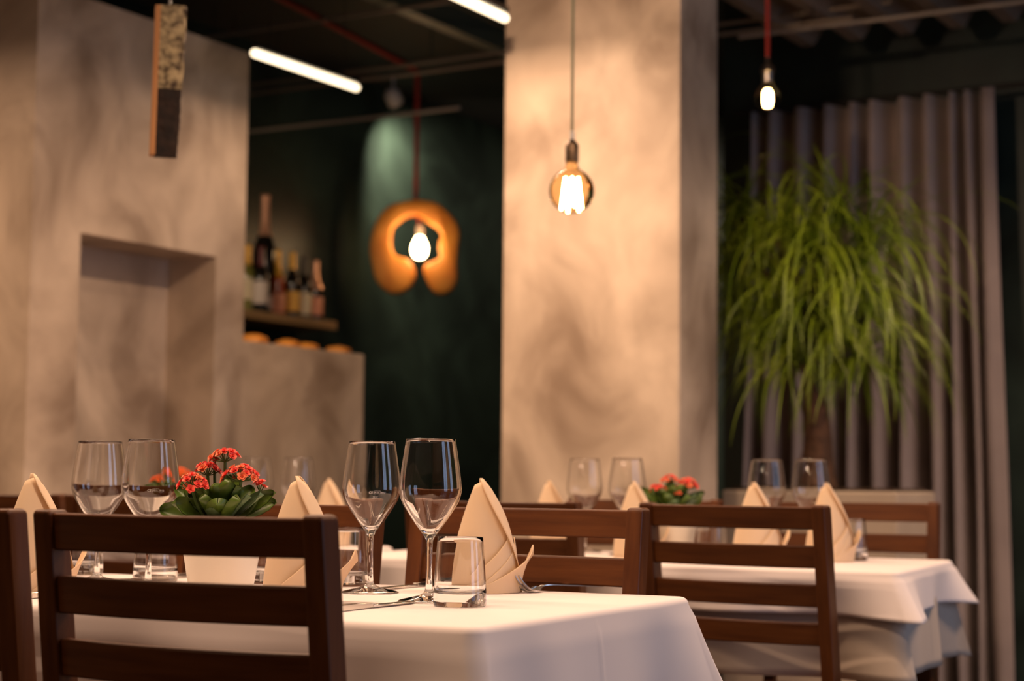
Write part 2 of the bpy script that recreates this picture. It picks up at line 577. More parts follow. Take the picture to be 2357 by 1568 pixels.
def make_chair():
    t = thing('dining_chair', (0, 0, 0), 0, 'x', 'chair', 'dining chairs')
    hw = CW / 2
    yb = lambda z: -0.20 - (0.055 * ((z - 0.44) / 0.44) if z > 0.44 else -0.018 * (1 - z / 0.44))
    for sx in (-1, 1):
        vs, fs = [], []
        zs = [0, 0.2, 0.44, 0.6, 0.75, CH - 0.004, CH]
        for i, z in enumerate(zs):
            y = yb(z)
            tx, ty = 0.0135, 0.0165
            if z == CH:
                tx, ty = 0.0105, 0.0135
            cx = sx * (hw - 0.0135)
            vs += [(cx - tx, y - ty, z), (cx + tx, y - ty, z), (cx + tx, y + ty, z), (cx - tx, y + ty, z)]
        for i in range(len(zs) - 1):
            for k in range(4):
                a, b = i * 4 + k, i * 4 + (k + 1) % 4
                fs.append((a, b, b + 4, a + 4))
        fs += [(3, 2, 1, 0), tuple(len(vs) - 4 + k for k in range(4))]
        mb = MB()
        mb.add(vs, fs)
        o = mb.build('back_post', wood_v, t, smooth=False)
        bv = o.modifiers.new('bevel', 'BEVEL')
        bv.width, bv.segments = 0.003, 2
    zt = CH - 0.004
    for k in range(4):
        z1 = zt - k * 0.0735
        z0 = z1 - 0.0435
        zb = z0 + 0.02
        n = 16
        vs, fs = [], []
        x0 = hw - 0.022
        for i in range(n + 1):
            u = -1 + 2 * i / n
            x = u * x0
            bow = 0.024 * (1 - u * u)
            for (z, d) in ((z0, -0.009), (z0, 0.009), (z1, 0.009), (z1, -0.009)):
                vs.append((x, yb(z) - bow + d, z))
        for i in range(n):
            for q in range(4):
                a, b = i * 4 + q, i * 4 + (q + 1) % 4
                fs.append((a, b, b + 4, a + 4))
        fs += [(3, 2, 1, 0), tuple(n * 4 + q for q in range(4))]
        mb = MB()
        mb.add(vs, fs)
        o = mb.build('back_slat', wood_m, t)
        bv = o.modifiers.new('bevel', 'BEVEL')
        bv.width, bv.segments = 0.0025, 2
    for sx in (-1, 1):
        MB().box((sx * (hw - 0.02), 0.10, 0.21), (0.034, 0.034, 0.42), bev=0.003).build('leg', wood_v, t, smooth=False)
        MB().box((sx * (hw - 0.016), -0.045, 0.40), (0.018, 0.28, 0.05), bev=0.002).build('side_rail', wood_m, t, smooth=False)
        MB().box((sx * (hw - 0.016), -0.045, 0.17), (0.016, 0.28, 0.028), bev=0.002).build('stretcher', wood_m, t, smooth=False)
    MB().box((0, 0.10, 0.40), (CW - 0.06, 0.018, 0.05), bev=0.002).build('front_rail', wood_m, t, smooth=False)
    MB().box((0, -0.03, 0.437), (CW + 0.01, 0.33, 0.026), bev=0.01).build('seat', wood_m, t, smooth=True)
    return t


chair0 = make_chair()
BACKY = -0.255
G_CH = 'dining chairs'
first = [True]


def chair(x, d, rz_deg, label, away=True):
    """x,d: camera-plane position of the top of the backrest centre"""
    p = camxy(x, d)
    rz = R(rz_deg) + (0 if away else PI)
    off = Matrix.Rotation(rz, 3, 'Z') @ Vector((0, BACKY, 0))
    loc = p - off
    if first[0]:
        first[0] = False
        chair0.location, chair0.rotation_euler, c = loc, (0, 0, rz), chair0
        chair0['label'] = label
    else:
        c = dup(chair0, loc, rz, label, G_CH)
    return c


chair(-0.373, 2.015, 1.5, 'dark wooden slat-back chair in the foreground, seen whole from behind, left of the wine glasses')
chair(-0.766, 2.226, 1.5, 'dark wooden chair cut off by the left edge of the picture, only one post showing')
chair(0.0265, 2.83, 2.5, 'brown slat-back chair facing us across the nearest table, right behind the fork', away=False)
chair(-0.395, 3.05, 2.5, 'brown chair facing us behind the left of the tall wine glass pair, nearest table', away=False)
chair(0.433, 3.50, -6, 'dark slat-back chair in the centre right, backing on the second table')
chair(-0.04, 3.76, 2, 'dark chair back half hidden behind the chair across the nearest table')
chair(0.826, 4.31, 8, 'reddish brown chair at the far right table, in front of the curtain', away=False)
chair(0.341, 4.55, 6, 'brown chair whose top shows right of the second potted flower, under the pillar', away=False)
chair(-1.235, 4.33, 0, 'dark chair back far left, behind the left-hand napkin')
chair(-0.86, 4.10, 0, 'dark chair back seen low through the left pair of wine glasses')


# ------------------------------------------------------------------ tables and cloths
def table(corner, rz, L, D, label, cl_label, un_label, drop, udrop, seed, flare=0.5):
    """corner = near right corner of the top; local +x right, +y away"""
    ctr = corner + Matrix.Rotation(rz, 3, 'Z') @ Vector((-L / 2, D / 2, 0))
    t = thing('dining_table', (ctr.x, ctr.y, 0), rz, label, 'table', 'cloth-covered dining tables')
    MB().box((0, 0, 0.728), (L - 0.03, D - 0.03, 0.024), bev=0.004).build('tabletop', wood_m, t, smooth=False)
    for sx in (-1, 1):
        for sy in (-1, 1):
            MB().box((sx * (L / 2 - 0.07), sy * (D / 2 - 0.07), 0.358), (0.06, 0.06, 0.716), bev=0.004).build('leg', wood_v, t, smooth=False)

    def sheet(name, m, top, drop, fl, off, lab, grp, seed, square):
        rg = random.Random(seed)
        ph = [rg.uniform(0, 6.28) for _ in range(8)]
        hx, hy, rc = L / 2 + off - 0.004, D / 2 + off - 0.004, 0.022
        # perimeter loop
        per = []
        segs = [((-1, -1), (1, -1), (0, -1)), ((1, -1), (1, 1), (1, 0)), ((1, 1), (-1, 1), (0, 1)), ((-1, 1), (-1, -1), (-1, 0))]
        for (a, b, nrm) in segs:
            ax, ay = a[0] * hx, a[1] * hy
            bx, by = b[0] * hx, b[1] * hy
            Ls = math.hypot(bx - ax, by - ay)
            n = 200 if Ls > 1 else 130
            ux, uy = (bx - ax) / Ls, (by - ay) / Ls
            for i in range(n):
                s_ = rc + (Ls - 2 * rc) * i / (n - 1)
                per.append((ax + ux * s_, ay + uy * s_, nrm[0], nrm[1], min(s_, Ls - s_), s_))
            # corner arc
            nb = segs[(segs.index((a, b, nrm)) + 1) % 4][2]
            cx, cy = b[0] * (hx - rc), b[1] * (hy - rc)
            for j in range(1, 8):
                an = (PI / 2) * j / 8
                vx, vy = nrm[0] * math.cos(an) + nb[0] * math.sin(an), nrm[1] * math.cos(an) + nb[1] * math.sin(an)
                per.append((cx + vx * rc, cy + vy * rc, vx, vy, 0.0, Ls))
        N = len(per)
        levels = [(-1, 0.0), (0, 0.0), (0.3, 0), (0.6, 0), (0.85, 0), (1.0, 0)]
        rr = 0.011
        rows = []
        for a in (0, 20, 40, 60, 80, 90):   # rounded edge
            an = R(a)
            rows.append([Vector((x - nx * rr * (1 - math.sin(an)), y - ny * rr * (1 - math.sin(an)), top - rr * (1 - math.cos(an)))) for (x, y, nx, ny, dc, s_) in per])
        K = 12
        for k in range(1, K + 1):
            h = k / K
            row = []
            for i, (x, y, nx, ny, dc, s_) in enumerate(per):
                g = math.exp(-(dc / 0.085) ** 2)
                cn = Vector((math.copysign(1, x), math.copysign(1, y), 0)).normalized()
                nv = Vector((nx, ny, 0))
                out = fl * drop * (0.10 * h + 0.0 * h)
                crease = 0.0022 * min(1, h * 6) * math.exp(-((s_ - 0.33) / 0.0045) ** 2)
                wave = crease + 0.013 * h * math.sin(s_ * 11 + ph[int(nx + 1)] + 2 * ny) + 0.006 * h * math.sin(s_ * 27 + ph[3 + int(ny + 1)])
                p = Vector((x, y, 0)) + nv * (out * 1.0 + wave + 0.004) + cn * (g * fl * drop * 0.75 * h ** 1.15)
                # the flare pulls back beside the corner, leaving a fold
                g2 = math.exp(-((dc - 0.13) / 0.05) ** 2)
                p -= nv * (0.010 * g2 * h)
                ext = drop * (1 + square * g)
                row.append(Vector((p.x, p.y, top - rr - (ext - rr) * h)))
            rows.append(row)
        vs = [v for r in rows for v in r]
        fs = []
        for r in range(len(rows) - 1):
            for i in range(N):
                j = (i + 1) % N
                fs.append((r * N + i, r * N + j, (r + 1) * N + j, (r + 1) * N + i))
        fs.append(tuple(range(N)))
        mb = MB()
        mb.add(vs, fs)
        o = mb.build(name, m, smooth=True, angle=70)
        sol = o.modifiers.new('thickness', 'SOLIDIFY')
        sol.thickness = 0.0012
        sol.offset = -1
        o.location = (ctr.x, ctr.y, 0)
        o.rotation_euler = (0, 0, rz)
        tag(o, lab, 'tablecloth', grp)
    sheet('undercloth', cloth_u, 0.7452, udrop, flare * 0.30, -0.014, un_label, 'undercloths', seed + 5, 0.0)
    sheet('tablecloth', cloth, 0.7500, drop, flare, 0.0, cl_label, 'white table covers', seed, 0.10)
    return t


ROT1 = R(3.0)
B = atZ(1102, 1446, 0.75)
print('T1', B)
table(B, ROT1, 1.30, 0.69, 'wooden table under a white cloth in the foreground', 'sharp white tablecloth on the nearest table, its corner towards us',
      'beige undercloth hanging beneath the cloth of the nearest table', 0.20, 0.36, 1)
B2 = camxy(0.765, 3.50)
ROT2 = R(7.0)
table(B2, ROT2, 1.30, 0.66, 'wooden table under two cloths in front of the curtain, right', 'white overlay cloth with hanging points on the second table, right',
      'beige undercloth below the overlay on the right-hand table', 0.088, 0.21, 2, 0.75)
B3 = camxy(-0.62, 4.06)
table(B3, R(0), 1.30, 0.66, 'cloth-covered table far left behind the foreground chair', 'white tablecloth on the far left table behind the flowers',
      'beige undercloth on the far left table', 0.10, 0.23, 3, 0.7)
TT = 0.7506


# ------------------------------------------------------------------ wine glasses and tumblers
outer = spline([(.0430, .0010), (.0400, .0026), (.0290, .0052), (.0150, .0085), (.0075, .0130), (.0050, .0210), (.0042, .0400), (.0040, .0600),
                (.0044, .0790), (.0062, .0875), (.0115, .0955), (.0215, .1090), (.0325, .1255), (.0398, .1385), (.0434, .1515),
                (.0430, .1650), (.0405, .1860), (.0375, .2060), (.0345, .2250)], 4)
inner = spline([(.0336, .2250), (.0366, .2060), (.0396, .1860), (.0421, .1650), (.0424, .1520), (.0387, .1392), (.0312, .1265), (.0200, .1105),
                (.0098, .0990), (.0040, .0962), (.0, .0955)], 4)
gp = [(0, 0), (.0425, 0), (.0434, .0004)] + [(v.x, v.y) for v in outer] + [(.03405, .2256)] + [(max(v.x, 0), v.y) for v in inner[:-1]] + [(0, .0955)]


def text_mesh(lines, size):
    """lines: (text, x, z, size) -> verts/faces of flat lettering in x,z"""
    mb = MB()
    for (s_, x, z, k) in lines:
        cu = bpy.data.curves.new('lettering', 'FONT')
        cu.body = s_
        cu.size = k
        cu.align_x = 'LEFT'
        cu.resolution_u = 2
        ob = bpy.data.objects.new('lettering', cu)
        COL.objects.link(ob)
        dg = bpy.context.evaluated_depsgraph_get()
        me = bpy.data.meshes.new_from_object(ob.evaluated_get(dg))
        mb.add([(v.co.x + x, 0, v.co.y + z) for v in me.vertices], [tuple(p.vertices) for p in me.polygons])
        bpy.data.objects.remove(ob)
        bpy.data.curves.remove(cu)
        bpy.data.meshes.remove(me)
    return mb


def bar(mb, x0, x1, z0, z1, n=6):
    for i in range(n):
        a, b = x0 + (x1 - x0) * i / n, x0 + (x1 - x0) * (i + 1) / n
        mb.add([(a, 0, z0), (b, 0, z0), (b, 0, z1), (a, 0, z1)], [(0, 1, 2, 3)])


def glass_mark(parent, facing, with_cl):
    """etched verification mark wrapped round the bowl; facing = world angle of the outward direction"""
    ls = [('CE', -0.0088, 0, 0.0050), ('M 11', -0.0004, 0.0007, 0.0034), ('0112', 0.0096, 0.0006, 0.0034)]
    if with_cl:
        ls.append(('10 cl', -0.0030, -0.0058, 0.0038))
    mb = text_mesh(ls, 1)
    x0, x1, z0, z1, w = -0.0011, 0.0086, -0.0003, 0.0041, 0.00018
    bar(mb, x0, x1, z0, z0 + w)
    bar(mb, x0, x1, z1, z1 + w)
    bar(mb, x0, x0 + w, z0, z1, 1)
    bar(mb, x1, x1 + w, z0, z1, 1)
    if with_cl:
        bar(mb, -0.0035, 0.0060, -0.0072, -0.0070)
    out = []
    for (x, y, z) in mb.v:
        zz = 0.1475 + z
        rr = 0.0427 + 0.00035
        for i in range(len(outer) - 1):
            if outer[i].y <= zz <= outer[i + 1].y:
                tt = (zz - outer[i].y) / (outer[i + 1].y - outer[i].y + 1e-9)
                rr = outer[i].x * (1 - tt) + outer[i + 1].x * tt + 0.00025
        a = facing + x / rr
        out.append((rr * math.cos(a), rr * math.sin(a), zz))
    mb.v = out
    o = mb.build('etched_mark', etch, parent, smooth=False)
    o['label'] = 'small etched white verification mark'


def make_glass():
    t = thing('wine_glass', (0, 0, 0), 0, 'x', 'wine glass', 'stemmed wine glasses')
    MB().lathe(gp, 72).build('glass_body', glass, t, angle=60)
    return t


def make_tumbler():
    pr_ = spline([(.0350, .0006), (.0358, .0030), (.0360, .0100), (.0356, .0200), (.0340, .0480), (.0322, .0720), (.0306, .0915)], 3)
    pin = spline([(.0293, .0915), (.0309, .0720), (.0327, .0480), (.0338, .0250), (.0325, .0190), (.0250, .0165), (.0, .0158)], 3)
    pts = [(0, 0.001), (.030, 0.001), (.0315, 0), (.0345, 0)] + [(v.x, v.y) for v in pr_] + [(.02995, .0922)] + [(max(v.x, 0), v.y) for v in pin[:-1]] + [(0, .0158)]
    return tag(MB().lathe(pts, 64).build('water_tumbler', glass, angle=50), 'x', 'tumbler', 'water tumblers')


g0 = make_glass()
GL = [
    (987, 2.494, 'large clear wine glass in front, rightmost of the sharp pair, beside the tumbler', False),
    (851, 2.680, 'clear wine glass with etched measure mark, left one of the sharp centre pair', True),
    (340, 2.690, 'clear wine glass with a small etched mark, just left of the potted flowers', True),
    (222, 2.860, 'clear wine glass leftmost of all, behind the foreground chair', False),
    (1345, 4.35, 'blurred wine glass before the pillar, nearer to the far napkin', False),
    (1443, 4.20, 'blurred wine glass directly left of the second potted flowers', False),
    (1766, 4.15, 'blurred wine glass on the right table, between the two napkins', False),
    (1868, 4.05, 'blurred wine glass on the right table in front of the palm trunk', False),
    (587, 4.75, 'faint blurred wine glass right of the near flowers, by the bar wall', False),
    (683, 4.65, 'faint blurred wine glass behind the tip of the middle napkin', False)]
for i, (px, d, lab, mk) in enumerate(GL):
    p = on_table(px, d, TT)
    o = g0 if i == 0 else dup(g0, p, 0.3 * i, lab, 'stemmed wine glasses')
    if i == 0:
        g0.location = p
        g0['label'] = lab
    if mk:
        o.rotation_euler = (0, 0, 0)
        face = math.atan2(-p.y, -p.x)
        # marks sit slightly right of the centre of the bowl as seen from the camera
        glass_mark(o, face + (0.12 if px > 500 else 0.10), px > 500)

t0 = make_tumbler()
TB = [
    (1058, 2.415, 'short thick-based tumbler in front of the sharp napkin, nearest of all tumblers'),
    (797, 2.86, 'water tumbler half hidden by the right post of the foreground chair'),
    (357, 2.92, 'water tumbler showing through the gap between the foreground chair slats, left of the flower pot'),
    (188, 3.12, 'water tumbler seen through the slats beside the left post of the foreground chair'),
    (622, 2.90, 'water tumbler tucked between the flower pot and the middle napkin'),
    (1960, 4.02, 'blurred tumbler on the right table, beside the last napkin'),
    (1640, 4.05, 'blurred tumbler seen between the slats of the centre right chair')]
for i, (px, d, lab) in enumerate(TB):
    p = on_table(px, d, TT)
    if i == 0:
        t0.location, t0['label'] = p, lab
    else:
        dup(t0, p, 0, lab, 'water tumblers')


# ------------------------------------------------------------------ napkins
def make_napkin():
    mb = MB()
    H = 0.172

    def surf(th0, th1, zb, zt, off, n=40, m=20, shift=0.0):
        vs = []
        for i in range(n + 1):
            u = i / n
            b, tp, of = zb(u), zt(u), off(u)
            for j in range(m + 1):
                v = j / m
                z = b + (tp - b) * v
                q = min(1, z / H)
                th = th0 + (th1 - th0) * u + shift * (1 - q) * (1 - u)
                r = 0.0455 * (1 - q ** 2.3) + 0.0035 + 0.0007 * math.sin(th * 3 + z * 30)
                r += of[0] + of[1] * v ** 2
                cx = -0.004 * q + 0.008 * math.sin(q * PI) * q
                vs.append(Vector((cx + r * math.cos(th), r * math.sin(th) * 0.85, z)))
        fs = []
        for i in range(n):
            for j in range(m):
                a = i * (m + 1) + j
                fs.append((a, a + m + 1, a + m + 2, a + 1))
        mb.add(vs, fs)

    lerp = lambda a, b, t: a + (b - a) * t
    # local -y faces the viewer (angle -90 deg), +x is viewer's right
    surf(R(-255), R(105), lambda u: 0.0, lambda u: H - 0.010 - 0.004 * math.cos(2 * PI * u), lambda u: (0.0, 0.0), n=64)
    # right flap: its free edge starts at the tip in front and slants down to the right
    surf(R(-92), R(115), lambda u: 0.0, lambda u: H - 0.018 * math.sin(min(1, u * 1.3) * PI) ** 2,
         lambda u: (0.0012 + 0.0100 * max(0, 1 - u * 4) ** 1.5, 0.0), shift=R(92))
    # two inner folds with rising edges, running out at the right-hand outline
    surf(R(-104), R(-24), lambda u: 0.0, lambda u: lerp(0.026, 0.094, u), lambda u: (0.0075 - 0.003 * u, 0.0))
    surf(R(-94), R(-3), lambda u: 0.0, lambda u: lerp(0.010, 0.083, u), lambda u: (0.0100 - 0.0055 * u, 0.0))
    # outer cuff rising to a lobe that leans outward at the right
    surf(R(-128), R(24), lambda u: 0.0, lambda u: 0.0015 + 0.070 * min(1, u / 0.90) ** 1.6 - (0.016 * ((u - 0.90) / 0.10) ** 2 if u > 0.90 else 0),
         lambda u: (0.0118 - 0.003 * u, 0.029 * max(0, (u - 0.40) / 0.60) ** 1.1), n=60)
    o = mb.build('folded_napkin', napk, angle=80)
    s_ = o.modifiers.new('thickness', 'SOLIDIFY')
    s_.thickness = 0.0014
    s_.offset = 0
    return tag(o, 'x', 'napkin', 'folded cone napkins')


np0 = make_napkin()
NP = [
    (1110, 2.73, 0, 'cream napkin folded into a cone, sharpest, behind the front tumbler'),
    (686, 2.47, -4, 'cream napkin cone rising behind the right corner of the foreground chair'),
    (72, 2.56, 22, 'cream napkin cone at the far left edge, between two dark chairs'),
    (1265, 4.38, 10, 'blurred napkin cone in front of the pillar, nearer its left edge'),
    (1462, 4.05, 0, 'blurred napkin cone touching the second potted flowers'),
    (1738, 3.86, 5, 'blurred napkin cone behind the centre right chair, under the hanging plant'),
    (1905, 3.95, 8, 'blurred tall napkin beside the right post of the centre right chair'),
    (757, 4.62, 0, 'blurred napkin tip showing left of the sharp wine glass pair')]
for i, (px, d, rz, lab) in enumerate(NP):
    p = on_table(px, d, TT)
    rot = YAW + R(rz)
    if i == 0:
        np0.location, np0.rotation_euler, np0['label'] = p, (0, 0, rot), lab
    else:
        dup(np0, p, rot, lab, 'folded cone napkins')


# ------------------------------------------------------------------ cutlery
def make_fork():
    t = thing('fork', (0, 0, 0), 0, 'x', 'fork', 'table forks')
    # local +x from tines to handle end
    mb = MB()
    prof = spline([(0.052, 0, 0.0040), (0.066, 0, 0.0085), (0.085, 0, 0.0088), (0.13, 0, 0.0060), (0.195, 0, 0.0030)], 6)
    wid = [0.0035, 0.0030, 0.0045, 0.0085]
    vs, fs = [], []
    n = len(prof)
    for i, p in enumerate(prof):
        u = i / (n - 1)
        w = 0.0032 + 0.0052 * max(0, (u - 0.15) / 0.85) ** 1.4 + 0.006 * max(0, 1 - u * 9)
        for (a, b) in ((-1, -0.0009), (1, -0.0009), (1, 0.0009), (-1, 0.0009)):
            vs.append((p.x, a * w, p.z + b))
    for i in range(n - 1):
        for k in range(4):
            a, b = i * 4 + k, i * 4 + (k + 1) % 4
            fs.append((a, b, b + 4, a + 4))
    fs += [(3, 2, 1, 0), tuple((n - 1) * 4 + k for k in range(4))]
    mb.add(vs, fs)
    mb.build('handle', steel, t)
    # head
    hd = MB()
    cs = spline([(0.056, 0, 0.0058), (0.046, 0, 0.0020), (0.036, 0, 0.0012), (0.024, 0, 0.0040), (0.010, 0, 0.0130), (0.0, 0, 0.0235)], 6)
    n = len(cs)
    for k in range(4):
        y0 = -0.0108 + k * 0.0072
        vs, fs = [], []
        for i, p in enumerate(cs):
            u = i / (n - 1)
            hw_ = 0.0038 if u < 0.42 else 0.0027 - 0.0011 * (u - 0.42) / 0.58
            sq = min(1, 0.55 + u * 1.6)
            y = y0 * sq
            for (a, b) in ((-1, -0.0010), (1, -0.0010), (1, 0.0010), (-1, 0.0010)):
                vs.append((p.x, y + a * hw_ * (sq if u < 0.42 else 1), p.z + b + 0.0012 * abs(y0 / 0.0108)))
        for i in range(n - 1):
            for q in range(4):
                a, b = i * 4 + q, i * 4 + (q + 1) % 4
                fs.append((a, b, b + 4, a + 4))
        fs += [(3, 2, 1, 0), tuple((n - 1) * 4 + q for q in range(4))]
        hd.add(vs, fs)
    hd.build('tines', steel, t)
    return t


def make_knife():
    t = thing('table_knife', (0, 0, 0), 0, 'x', 'knife', 'table knives')
    # handle from x=0 to 0.105, blade to 0.225

    def loft(secs, name, m):
        vs, fs = [], []
        for (x, y0, y1, h0, h1) in secs:
            vs += [(x, y0, h0), (x, y1, h0), (x, y1, h1), (x, y0, h1)]
        n = len(secs)
        for i in range(n - 1):
            for k in range(4):
                a, b = i * 4 + k, i * 4 + (k + 1) % 4
                fs.append((a, b, b + 4, a + 4))
        fs += [(3, 2, 1, 0), tuple((n - 1) * 4 + k for k in range(4))]
        mb = MB()
        mb.add(vs, fs)
        o = mb.build(name, m, t)
        b = o.modifiers.new('bevel', 'BEVEL')
        b.width, b.segments = 0.0006, 2
    loft([(0, -.0075, .0075, .001, .007), (.004, -.0085, .0085, .0002, .0082), (.05, -.0072, .0072, .0004, .0080), (.095, -.0058, .0058, .0008, .0072), (.106, -.0050, .0050, .0012, .0066)], 'handle', steel)
    loft([(.106, -.0050, .0050, .0010, .0050), (.112, -.0085, .0060, .0012, .0044), (.15, -.0098, .0070, .0014, .0036), (.19, -.0095, .0070, .0014, .0032), (.212, -.0060, .0066, .0014, .0028), (.224, .0030, .0055, .0014, .0024)], 'blade', steel)
    return t


yv = R(90) + ROT1
fk = make_fork()
fk.location = on_table(1180, 2.70, TT)
fk.rotation_euler = (0, 0, yv - R(14))
fk.scale = (1.08, 1.08, 1.08)
fk['label'] = 'steel fork with raised tines right of the sharp napkin'
kn = make_knife()
K0 = [
    (752, 2.27, yv, 'steel knife lying in front of the sharp wine glasses'),
    (50, 2.475, yv - R(4), 'steel knife whose handle end shows beside the left-edge napkin'),
    (1040, 2.93, yv + R(180 - 4), 'steel knife behind the sharp wine glasses, at the far side of the cloth'),
    (432, 3.06, yv + R(180), 'steel knife glimpsed through the foreground chair slats, behind a tumbler')]
for i, (px, d, rz, lab) in enumerate(K0):
    p = on_table(px, d, TT)
    if i == 0:
        kn.location, kn.rotation_euler, kn['label'] = p, (0, 0, rz), lab
    else:
        dup(kn, p, rz, lab, 'table knives')


# ------------------------------------------------------------------ kalanchoe pots
def leaf_bm(L, W, cup, droop, lobes=True):
    """leaf along +x, flat-ish, cupped, scalloped; returns MB"""
    mb = MB()
    n, m = 20, 6
    vs = []
    for i in range(n + 1):
        u = math.sin(PI / 2 * i / n)
        w = W * (max(0.0, math.sin(PI * u ** 0.85)) ** 0.55) * (0.45 + 0.62 * u)
        if u < 0.2:
            w = W * 0.12 + (w - W * 0.12) * (u / 0.2) ** 2
        w = max(w, 0.0006)
        if lobes:
            w *= 1 + 0.05 * math.sin(u * 34)
        for j in range(m + 1):
            v = -1 + 2 * j / m
            vs.append((u * L, v * w, cup * (v * v) * W * (0.4 + u) - droop * u * u * L))
    fs = []
    for i in range(n):
        for j in range(m):
            a = i * (m + 1) + j
            fs.append((a, a + m + 1, a + m + 2, a + 1))
    k = len(vs)
    vs += [(x, y, z - 0.0012) for (x, y, z) in vs]
    f2 = [tuple(reversed([q + k for q in f])) for f in fs]
    mb.add(vs, fs + f2)
    return mb


def floret_bm(sc, rg):
    mb = MB()
    for ring, (npet, el, L) in enumerate(((5, 12, 1.0), (5, 34, 0.8), (4, 60, 0.5))):
        for k in range(npet):
            a = 2 * PI * (k + 0.5 * ring) / npet + rg.uniform(-0.15, 0.15)
            e_ = R(el + rg.uniform(-8, 8))
            rot = Matrix.Rotation(a, 3, 'Z') @ Matrix.Rotation(-e_, 3, 'Y')
            ll, ww = 0.0072 * sc * L, 0.0034 * sc * L
            pts = [(0, 0, 0), (ll * 0.45, -ww, 0.0004), (ll * 0.85, -ww * 0.7, 0.0002), (ll, 0, 0), (ll * 0.85, ww * 0.7, 0.0002), (ll * 0.45, ww, 0.0004), (ll * 0.5, 0, -0.0006)]
            mb.add([rot @ Vector(p) for p in pts], [(0, 1, 6), (1, 2, 6), (2, 3, 6), (3, 4, 6), (4, 5, 6), (5, 0, 6)])
    return mb


def orient(o, p, direction, spin=0.0):
    q = Vector(direction).normalized().to_track_quat('Z', 'Y')
    o.rotation_mode = 'QUATERNION'
    o.rotation_quaternion = q @ Matrix.Rotation(spin, 3, 'Z').to_quaternion()
    o.location = p


def kalanchoe(name_loc, rz, label, clusters, leaves, pa, pb, seed, eyes=True):
    rg = random.Random(seed)
    t = thing('potted_kalanchoe', name_loc, rz, label, 'potted plant', 'potted flowering succulents')
    MB().lathe([(0, 0.0), (.038, 0.0), (.044, .003), (.048, .016), (.0555, .060), (.0600, .098), (.0615, .100), (.0615, .106), (.0580, .106), (.0572, .095), (0, .095)], 48).build('flower_pot', pot_m, t, angle=50)
    MB().lathe([(.0571, .0952), (.03, .099), (0, .100)], 24).build('soil', soil_m, t)
    # local x = viewer's right, y = away, z up
    fl = []
    for k in range(3):
        fl.append(floret_bm(1.0, rg))
    base_f = {}
    for (cx, cy, cz, rx, rz_, n) in clusters:
        # stem with side branches
        st = MB()
        root = Vector((cx * 0.35, cy * 0.35, 0.097))
        top = Vector((cx, cy, cz - 0.012))
        mid = root.lerp(top, 0.55) + Vector((cx * 0.12, 0, 0))
        st.tube(spline([tuple(root), tuple(mid), tuple(top)], 5), [0.0024] * 11, 7)
        pts = []
        for k in range(n):
            an = 2.399963 * k + rg.uniform(-0.3, 0.3)
            q = math.sqrt((k + 0.5) / n)
            p = Vector((cx + rx * q * math.cos(an), cy + rx * 0.8 * q * math.sin(an), cz + rz_ * (1 - q * q) - rz_ * 0.5 + rg.uniform(-0.002, 0.002)))
            pts.append(p)
            st.tube([top, top.lerp(p, 0.6) - Vector((0, 0, 0.002)), p], 0.0009, 5)
        st.build('flower_stem', stem_m, t)
        for k, p in enumerate(pts):
            vi = rg.randrange(3)
            mm = pa if rg.random() < 0.66 else pb
            key = (vi, mm.name)
            if key not in base_f:
                mb = MB()
                mb.v, mb.f = list(fl[vi].v), list(fl[vi].f)
                o = mb.build('flower', mm, t, angle=180)
                base_f[key] = o
            else:
                o = base_f[key].copy()
                COL.objects.link(o)
                o.parent = t
            d = (p - top)
            d.z = abs(d.z) * 0.8 + 0.006
            d.y -= 0.006
            orient(o, p, d, rg.uniform(0, 6))
            s_ = rg.uniform(0.85, 1.2)
            o.scale = (s_,) * 3
    for (az, el, L, Wd, z0, pale) in leaves:
        o = leaf_bm(L, Wd, 0.35, 0.10).build('leaf', leaf_b if pale else leaf_m, t)
        ca_ = math.cos(R(az))
        o.rotation_euler = (R(rg.uniform(-10, 10) + 58 * ca_ * (1 if abs(ca_) > 0.5 else 0.6)), -R(el), R(az))
        o.location = (0.014 * math.cos(R(az)), 0.014 * math.sin(R(az)), z0)
    return t


# (azimuth: -90 = towards viewer, 0 = viewer's right)
LV = [(-176, 14, .080, .022, .104, 0), (-150, 30, .070, .023, .100, 0), (-120, 50, .054, .024, .100, 0), (-98, 44, .044, .021, .098, 1), (-78, 52, .036, .011, .104, 1),
      (-58, 46, .056, .024, .100, 0), (-40, 44, .056, .014, .106, 1), (-25, 40, .066, .015, .106, 1), (-6, 36, .076, .016, .106, 0), (8, 26, .070, .017, .106, 0),
      (25, 30, .066, .020, .106, 0), (60, 32, .062, .021, .106, 0), (100, 38, .062, .021, .106, 0), (140, 30, .066, .020, .106, 0), (165, 38, .080, .018, .108, 0),
      (-165, 46, .052, .018, .110, 0), (-100, 66, .052, .020, .112, 0), (-70, 64, .060, .020, .112, 0), (-45, 62, .052, .017, .112, 0), (-135, 56, .052, .019, .110, 0),
      (80, 68, .066, .021, .112, 0), (150, 58, .062, .019, .110, 0), (180, 50, .066, .018, .110, 0), (-88, 36, .052, .024, .104, 0), (35, 54, .058, .018, .11, 0)]
CL = [(0.004, -0.010, 0.204, 0.021, 0.012, 13), (-0.022, -0.006, 0.184, 0.017, 0.012, 10), (-0.040, -0.028, 0.164, 0.021, 0.020, 16),
      (0.030, -0.026, 0.176, 0.028, 0.020, 20), (0.055, -0.010, 0.162, 0.010, 0.010, 4), (-0.014, 0.004, 0.198, 0.006, 0.006, 3)]
pk = on_table(508, 2.62, TT)
k1 = kalanchoe(pk, YAW, 'cream pot of sharp coral-red flowers and fleshy leaves on the nearest table', CL, LV, petal_a, petal_b, 3)
